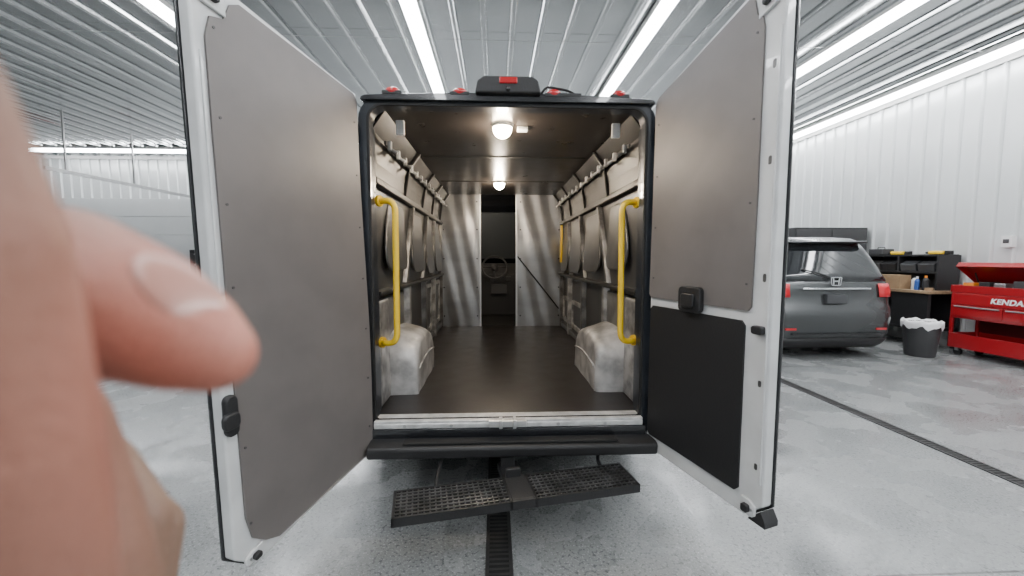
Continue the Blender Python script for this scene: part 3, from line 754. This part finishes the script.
def cbox(x0, x1, y0, y1, z0, z1):
    c = empty("cardboard_box", ((x0 + x1) / 2, (y0 + y1) / 2, z0), "brown cardboard box sitting on the workbench", "box")
    B().box(x0, x1, y0, y1, z0, z1).done("carton", M['card'], c, bevel=.004)
    ym = (y0 + y1) / 2
    B().box(x0 - .002, x1 + .002, ym - .025, ym + .025, z1 - .05, z1 + .002).done("packing_tape", M['wood'], c)
cbox(6.97, 7.18, 4.35, 4.74, .97, 1.21)
cbox(6.98, 7.18, 4.82, 5.2, .97, 1.18)
rk = empty("organizer_rack", (7.35, 4.6, .97), "black open organizer rack with bins on the workbench", "rack")
B().box(7.2, 7.58, 3.95, 3.98, .97, 1.56).done("side_panel", M['blackplastic'], rk)
B().box(7.2, 7.58, 5.27, 5.30, .97, 1.56).done("side_panel", M['blackplastic'], rk)
B().box(7.2, 7.58, 4.60, 4.63, 1.28, 1.54).done("divider", M['blackplastic'], rk)
B().box(7.2, 7.58, 3.98, 5.27, 1.25, 1.28).done("shelf_board", M['blackplastic'], rk)
B().box(7.2, 7.58, 3.98, 5.27, 1.54, 1.57).done("shelf_board", M['blackplastic'], rk)
B().box(7.56, 7.58, 3.98, 5.27, .975, 1.54).done("back_panel", M['cabgrey'], rk)
for yy, mm in ((4.02, 'cabgrey'), (4.32, 'plate'), (4.67, 'blackplastic'), (4.97, 'vanrecess')):
    b = B(); b.prism([(7.22, 1.282), (7.50, 1.282), (7.50, 1.46), (7.30, 1.46), (7.19, 1.40)], yy, yy + .26, lambda p, q, h: Vector((p, h, q)))
    b.done("storage_bin", M[mm], rk, bevel=.008)
for yy, m, lb in ((4.1, 'yellow', "yellow cordless drill on top of the black rack"), (4.75, 'yellow', "yellow power tool lying on the black rack")):
    c = empty("power_tool", (7.35, yy, 1.57), lb, "power tool")
    B().box(7.27, 7.43, yy - .12, yy + .10, 1.57, 1.63).done("tool_body", M[m], c, bevel=.02, seg=3)
    B().cyl((7.35, yy + .10, 1.60), (7.35, yy + .19, 1.60), .025, .018).done("tool_chuck", M['rubber'], c)
    B().box(7.31, 7.39, yy - .20, yy - .12, 1.57, 1.63).done("battery_pack", M['rubber'], c, bevel=.008)
c = empty("equipment_case", (7.36, 5.05, 1.57), "black hard equipment case on top of the rack", "case")
B().box(7.24, 7.48, 4.97, 5.25, 1.57, 1.68).done("case_body", M['cabgrey'], c, bevel=.012)
b = B(); b.tube(arc_path([(7.36, 5.04, 1.68), (7.36, 5.04, 1.71), (7.36, 5.18, 1.71), (7.36, 5.18, 1.68)], .012), .007, 8); b.done("handle", M['rubber'], c)
def can(x, y, r, h, m, capm, lab):
    s_ = empty("spray_can", (x, y, .97), lab, "spray can")
    b = B(); b.cyl((x, y, .97), (x, y, .97 + h), r); b.cyl((x, y, .97 + h), (x, y, 1.01 + h), r, r * .4)
    b.done("can_body", M[m], s_, bevel=.003)
    B().cyl((x, y, 1.01 + h), (x, y, 1.045 + h), r * .45).done("can_cap", M[capm], s_, bevel=.002)
can(7.08, 4.02, .04, .17, 'blackplastic', 'orange', "black spray can with orange cap on the workbench")
can(7.05, 4.13, .035, .15, 'blueplastic', 'whiteplastic', "blue spray can with white cap on the workbench")
can(7.12, 4.24, .038, .16, 'whiteplastic', 'rubber', "white spray can with black cap on the workbench")
tp = empty("tape_roll", (7.03, 3.92, .97), "roll of brown tape lying on the workbench", "tape roll")
b = B(); fT = lambda a, c_, h: Vector((7.03 + a, 3.92 + c_, .97 + h))
circ = lambda r: [(r * math.cos(2 * math.pi * k / 28), r * math.sin(2 * math.pi * k / 28)) for k in range(28)]
b.ring(circ(.05), circ(.033), .0, .048, fT); b.done("tape_winding", M['card'], tp)
b = B(); b.ring(circ(.0335), circ(.030), .0, .050, fT); b.done("tape_core", M['wood'], tp)

tx, ty, ts = 6.48, 3.5, .80
tcn = empty("trash_can", (tx, ty, 0), "dark grey round trash can with white bag liner", "trash can")
b = B(); prof = [(0.0, .0), (.21, .0), (.225, .02), (.275, .50), (.29, .50), (.29, .525), (.262, .525), (.215, .03), (0.0, .03)]
b.grid([[Vector((tx + ts * r_ * math.cos(a), ty + ts * r_ * math.sin(a), z)) for r_, z in prof] for a in [2 * math.pi * k / 40 for k in range(41)]])
bmesh.ops.remove_doubles(b.bm, verts=b.bm.verts, dist=1e-5)
o = b.done("can", M['cabgrey'], tcn, smooth=True); sm_auto(o, 40)
b = B(); rows = []
for k in range(49):
    a = 2 * math.pi * k / 48; w_ = .012 * math.sin(a * 7) + .008 * math.sin(a * 13 + 1)
    rows.append([Vector((tx + ts * r_ * math.cos(a), ty + ts * r_ * math.sin(a), z)) for r_, z in ((.298 + w_ * .6, .45 + w_ * 2), (.302 + w_ * .4, .50), (.30, .54 + w_), (.275, .555 + w_), (.255, .50), (.23, .38))])
b.grid(rows); bmesh.ops.remove_doubles(b.bm, verts=b.bm.verts, dist=1e-5)
b.done("bag_liner", M['bag'], tcn, smooth=True)

th = empty("wall_switch_box", (RX - .03, 3.36, 1.75), "white electrical switch box mounted on the ribbed wall", "switch box")
B().box(RX - .10, RX - .018, 3.30, 3.43, 1.67, 1.84).done("box_housing", M['whiteplastic'], th, bevel=.006)
B().box(RX - .108, RX - .10, 3.33, 3.40, 1.73, 1.79).done("switch_toggle", M['cabgrey'], th, bevel=.002)

kc = empty("storage_cabinet", (6.8, 5.85, 0), "tall black steel storage cabinet beside the parked minivan", "cabinet")
B().box(6.02, 7.55, 5.62, 6.15, .0, 2.13).done("cabinet_body", M['blackplastic'], kc, bevel=.008)
for k in (0, 1):
    d = B().box(6.04 + k * .75, 6.78 + k * .75, 5.60, 5.62, .08, 2.09).done("cabinet_door", M['cabgrey'], kc, bevel=.005)
    hx = 6.73 if k == 0 else 6.84
    B().box(hx - .012, hx + .012, 5.575, 5.60, 1.0, 1.25).done("handle", M['steel'], d)

# ---------------------------------------------------------------- far-side things
cb = empty("tool_cabinet", (-8.9, 9.9, 0), "black steel tool cabinet against the far white wall", "tool cabinet")
B().box(-9.0, -7.9, 9.75, 10.3, .08, 1.75).done("cabinet_body", M['blackplastic'], cb, bevel=.01)
for i in range(5):
    d = B().box(-8.97, -7.93, 9.73, 9.75, .14 + i * .31, .42 + i * .31).done("drawer", M['cabgrey'], cb, bevel=.004)
    B().box(-8.85, -8.05, 9.705, 9.73, .37 + i * .31, .39 + i * .31).done("drawer_pull", M['steel'], d)
for xx in (-8.9, -8.0):
    for yy in (9.83, 10.22): B().cyl((xx - .02, yy, .04), (xx + .02, yy, .04), .04).done("caster", M['rubber'], cb)
rb = empty("red_tool_box", (-8.6, 10.0, 1.75), "small red tool box on top of the black cabinet", "tool box")
B().box(-8.9, -8.35, 9.85, 10.15, 1.75, 1.95).done("box_body", M['red'], rb, bevel=.01)
b = B(); b.tube(arc_path([(-8.75, 10, 1.95), (-8.75, 10, 2.01), (-8.5, 10, 2.01), (-8.5, 10, 1.95)], .03), .009, 8); b.done("carry_handle", M['rubber'], rb)

# ---------------------------------------------------------------- HAND
CAM = Vector((-.09, -2.34, 1.51))
person = empty("person", tuple(CAM + Vector((-.12, .09, -.15))), "bare hand held up close with thumb extended past curled fingers", "person")
chains = {
 'index': [((-.113, .080, -.135), .018), ((-.074, .060, -.062), .0130), ((-.0655, .0520, -.024), .0116), ((-.0632, .0480, .002), .0110), ((-.0652, .0470, .0205), .0088)],
 'middle': [((-.117, .086, -.138), .021), ((-.0880, .080, -.090), .0180), ((-.0870, .0790, -.062), .0146), ((-.095, .083, -.036), .0130), ((-.112, .090, -.020), .0100)],
 'ring': [((-.120, .092, -.140), .018), ((-.098, .099, -.094), .012), ((-.096, .103, -.070), .0102), ((-.112, .112, -.058), .0094), ((-.128, .116, -.068), .0078)],
 'pinky': [((-.125, .098, -.142), .017), ((-.110, .116, -.107), .011), ((-.108, .124, -.085), .0088), ((-.123, .130, -.077), .0080), ((-.135, .128, -.088), .0068)],
 'thumb': [((-.125, .088, -.130), .018), ((-.130, .088, -.085), .017), ((-.122, .0880, -.034), .0165), ((-.104, .0860, -.006), .0172), ((-.0860, .0820, -.0055), .0162), ((-.0710, .0795, -.0098), .0136), ((-.0595, .0775, -.0148), .0104), ((-.0525, .0765, -.0182), .0072)],
 'arm': [((-.116, .085, -.120), .022), ((-.122, .090, -.150), .025), ((-.138, .088, -.19), .026), ((-.19, .06, -.30), .036), ((-.23, .03, -.40), .043)],
}
bm = bmesh.new()
for k, ch in chains.items():
    for (p0, r0), (p1, r1) in zip(ch[:-1], ch[1:]):
        p0, p1 = Vector(p0), Vector(p1); n = max(2, int((p1 - p0).length / .0022)) if k != 'arm' else max(2, int((p1 - p0).length / .008))
        for i in range(n + 1):
            t_ = i / n
            bmesh.ops.create_icosphere(bm, subdivisions=3, radius=r0 + (r1 - r0) * t_, matrix=Matrix.Translation(p0.lerp(p1, t_)))
me = bpy.data.meshes.new("hand_raw"); bm.to_mesh(me); bm.free()
ho = bpy.data.objects.new("hand_raw", me); COL.objects.link(ho)
md = ho.modifiers.new("r", 'REMESH'); md.mode = 'VOXEL'; md.voxel_size = .0012; md.use_smooth_shade = True
ms = ho.modifiers.new("s", 'SMOOTH'); ms.iterations = 24; ms.factor = .5
bpy.context.view_layer.update()
me2 = bpy.data.meshes.new_from_object(ho.evaluated_get(bpy.context.evaluated_depsgraph_get()))
bpy.data.objects.remove(ho)
me2.name = "hand"; me2.materials.clear(); me2.materials.append(M['skin'])
for p in me2.polygons: p.use_smooth = True
tips = [Vector(chains[k][-1][0]) for k in ('index', 'middle', 'ring', 'pinky')]
tt = Vector(chains['thumb'][-1][0])
at_ = me2.attributes.new("flush", 'FLOAT', 'POINT')
vals = []
for v in me2.vertices:
    q = max(math.exp(-((v.co - tt).length / .036) ** 2) * .98, max(math.exp(-((v.co - q_).length / .012) ** 2) for q_ in tips[2:]) * .4)
    vals.append(q)
at_.data.foreach_set("value", vals)
hand = bpy.data.objects.new("hand", me2); COL.objects.link(hand); hand.parent = person
hand.location = CAM - W[person.name]; reg(hand, CAM)
def nail_at(c, d, up, l, w, th=.0019):
    d = Vector(d).normalized(); up = Vector(up); up = (up - d * up.dot(d)).normalized()
    side = up.cross(d)
    rot = Matrix((d, side, up)).transposed()
    if rot.determinant() < 0: rot = Matrix((d, -side, up)).transposed()
    b = B(); b.sph(CAM + Vector(c), 1, (l, w, th), 4, rot)
    b.done("fingernail", M['nail'], hand, smooth=True)
def nail(finger, up, l=.0075, w=.0058, back=.002):
    ch = chains[finger]; p1 = Vector(ch[-1][0]); p0 = Vector(ch[-2][0]); r = ch[-1][1]
    d = (p1 - p0).normalized(); up = Vector(up); up = (up - d * up.dot(d)).normalized()
    nail_at(p1 + up * r * .86 - d * back, d + up * -.2, up, l, w)
ch = chains['thumb']; pa, pb = Vector(ch[-3][0]), Vector(ch[-1][0]); dd = (pb - pa).normalized()
up = Vector((.32, -.30, .90)); up = (up - dd * up.dot(dd)).normalized()
nail_at(pa.lerp(pb, .60) + up * .0092, dd + up * -.42, up, .0100, .0054, .0022)
nail('index', (-.9, -.2, .3)); nail('middle', (-.2, .4, .9)); nail('ring', (-.5, .5, .7)); nail('pinky', (-.5, .5, .7), .006, .0045)

# ---------------------------------------------------------------- camera, world
cam = bpy.data.cameras.new("camera"); co = bpy.data.objects.new("camera", cam); COL.objects.link(co)
co.location = CAM; co.rotation_euler = (math.radians(90 - 4.3), 0, math.radians(-2.4))
cam.lens = 14.06; cam.sensor_width = 36; cam.clip_start = .004; cam.clip_end = 100
cam.dof.use_dof = True; cam.dof.focus_distance = 3.2; cam.dof.aperture_fstop = 6
bpy.context.scene.camera = co
w = bpy.data.worlds.new("world"); bpy.context.scene.world = w; w.use_nodes = True
w.node_tree.nodes["Background"].inputs[0].default_value = (.8, .85, .9, 1); w.node_tree.nodes["Background"].inputs[1].default_value = .3
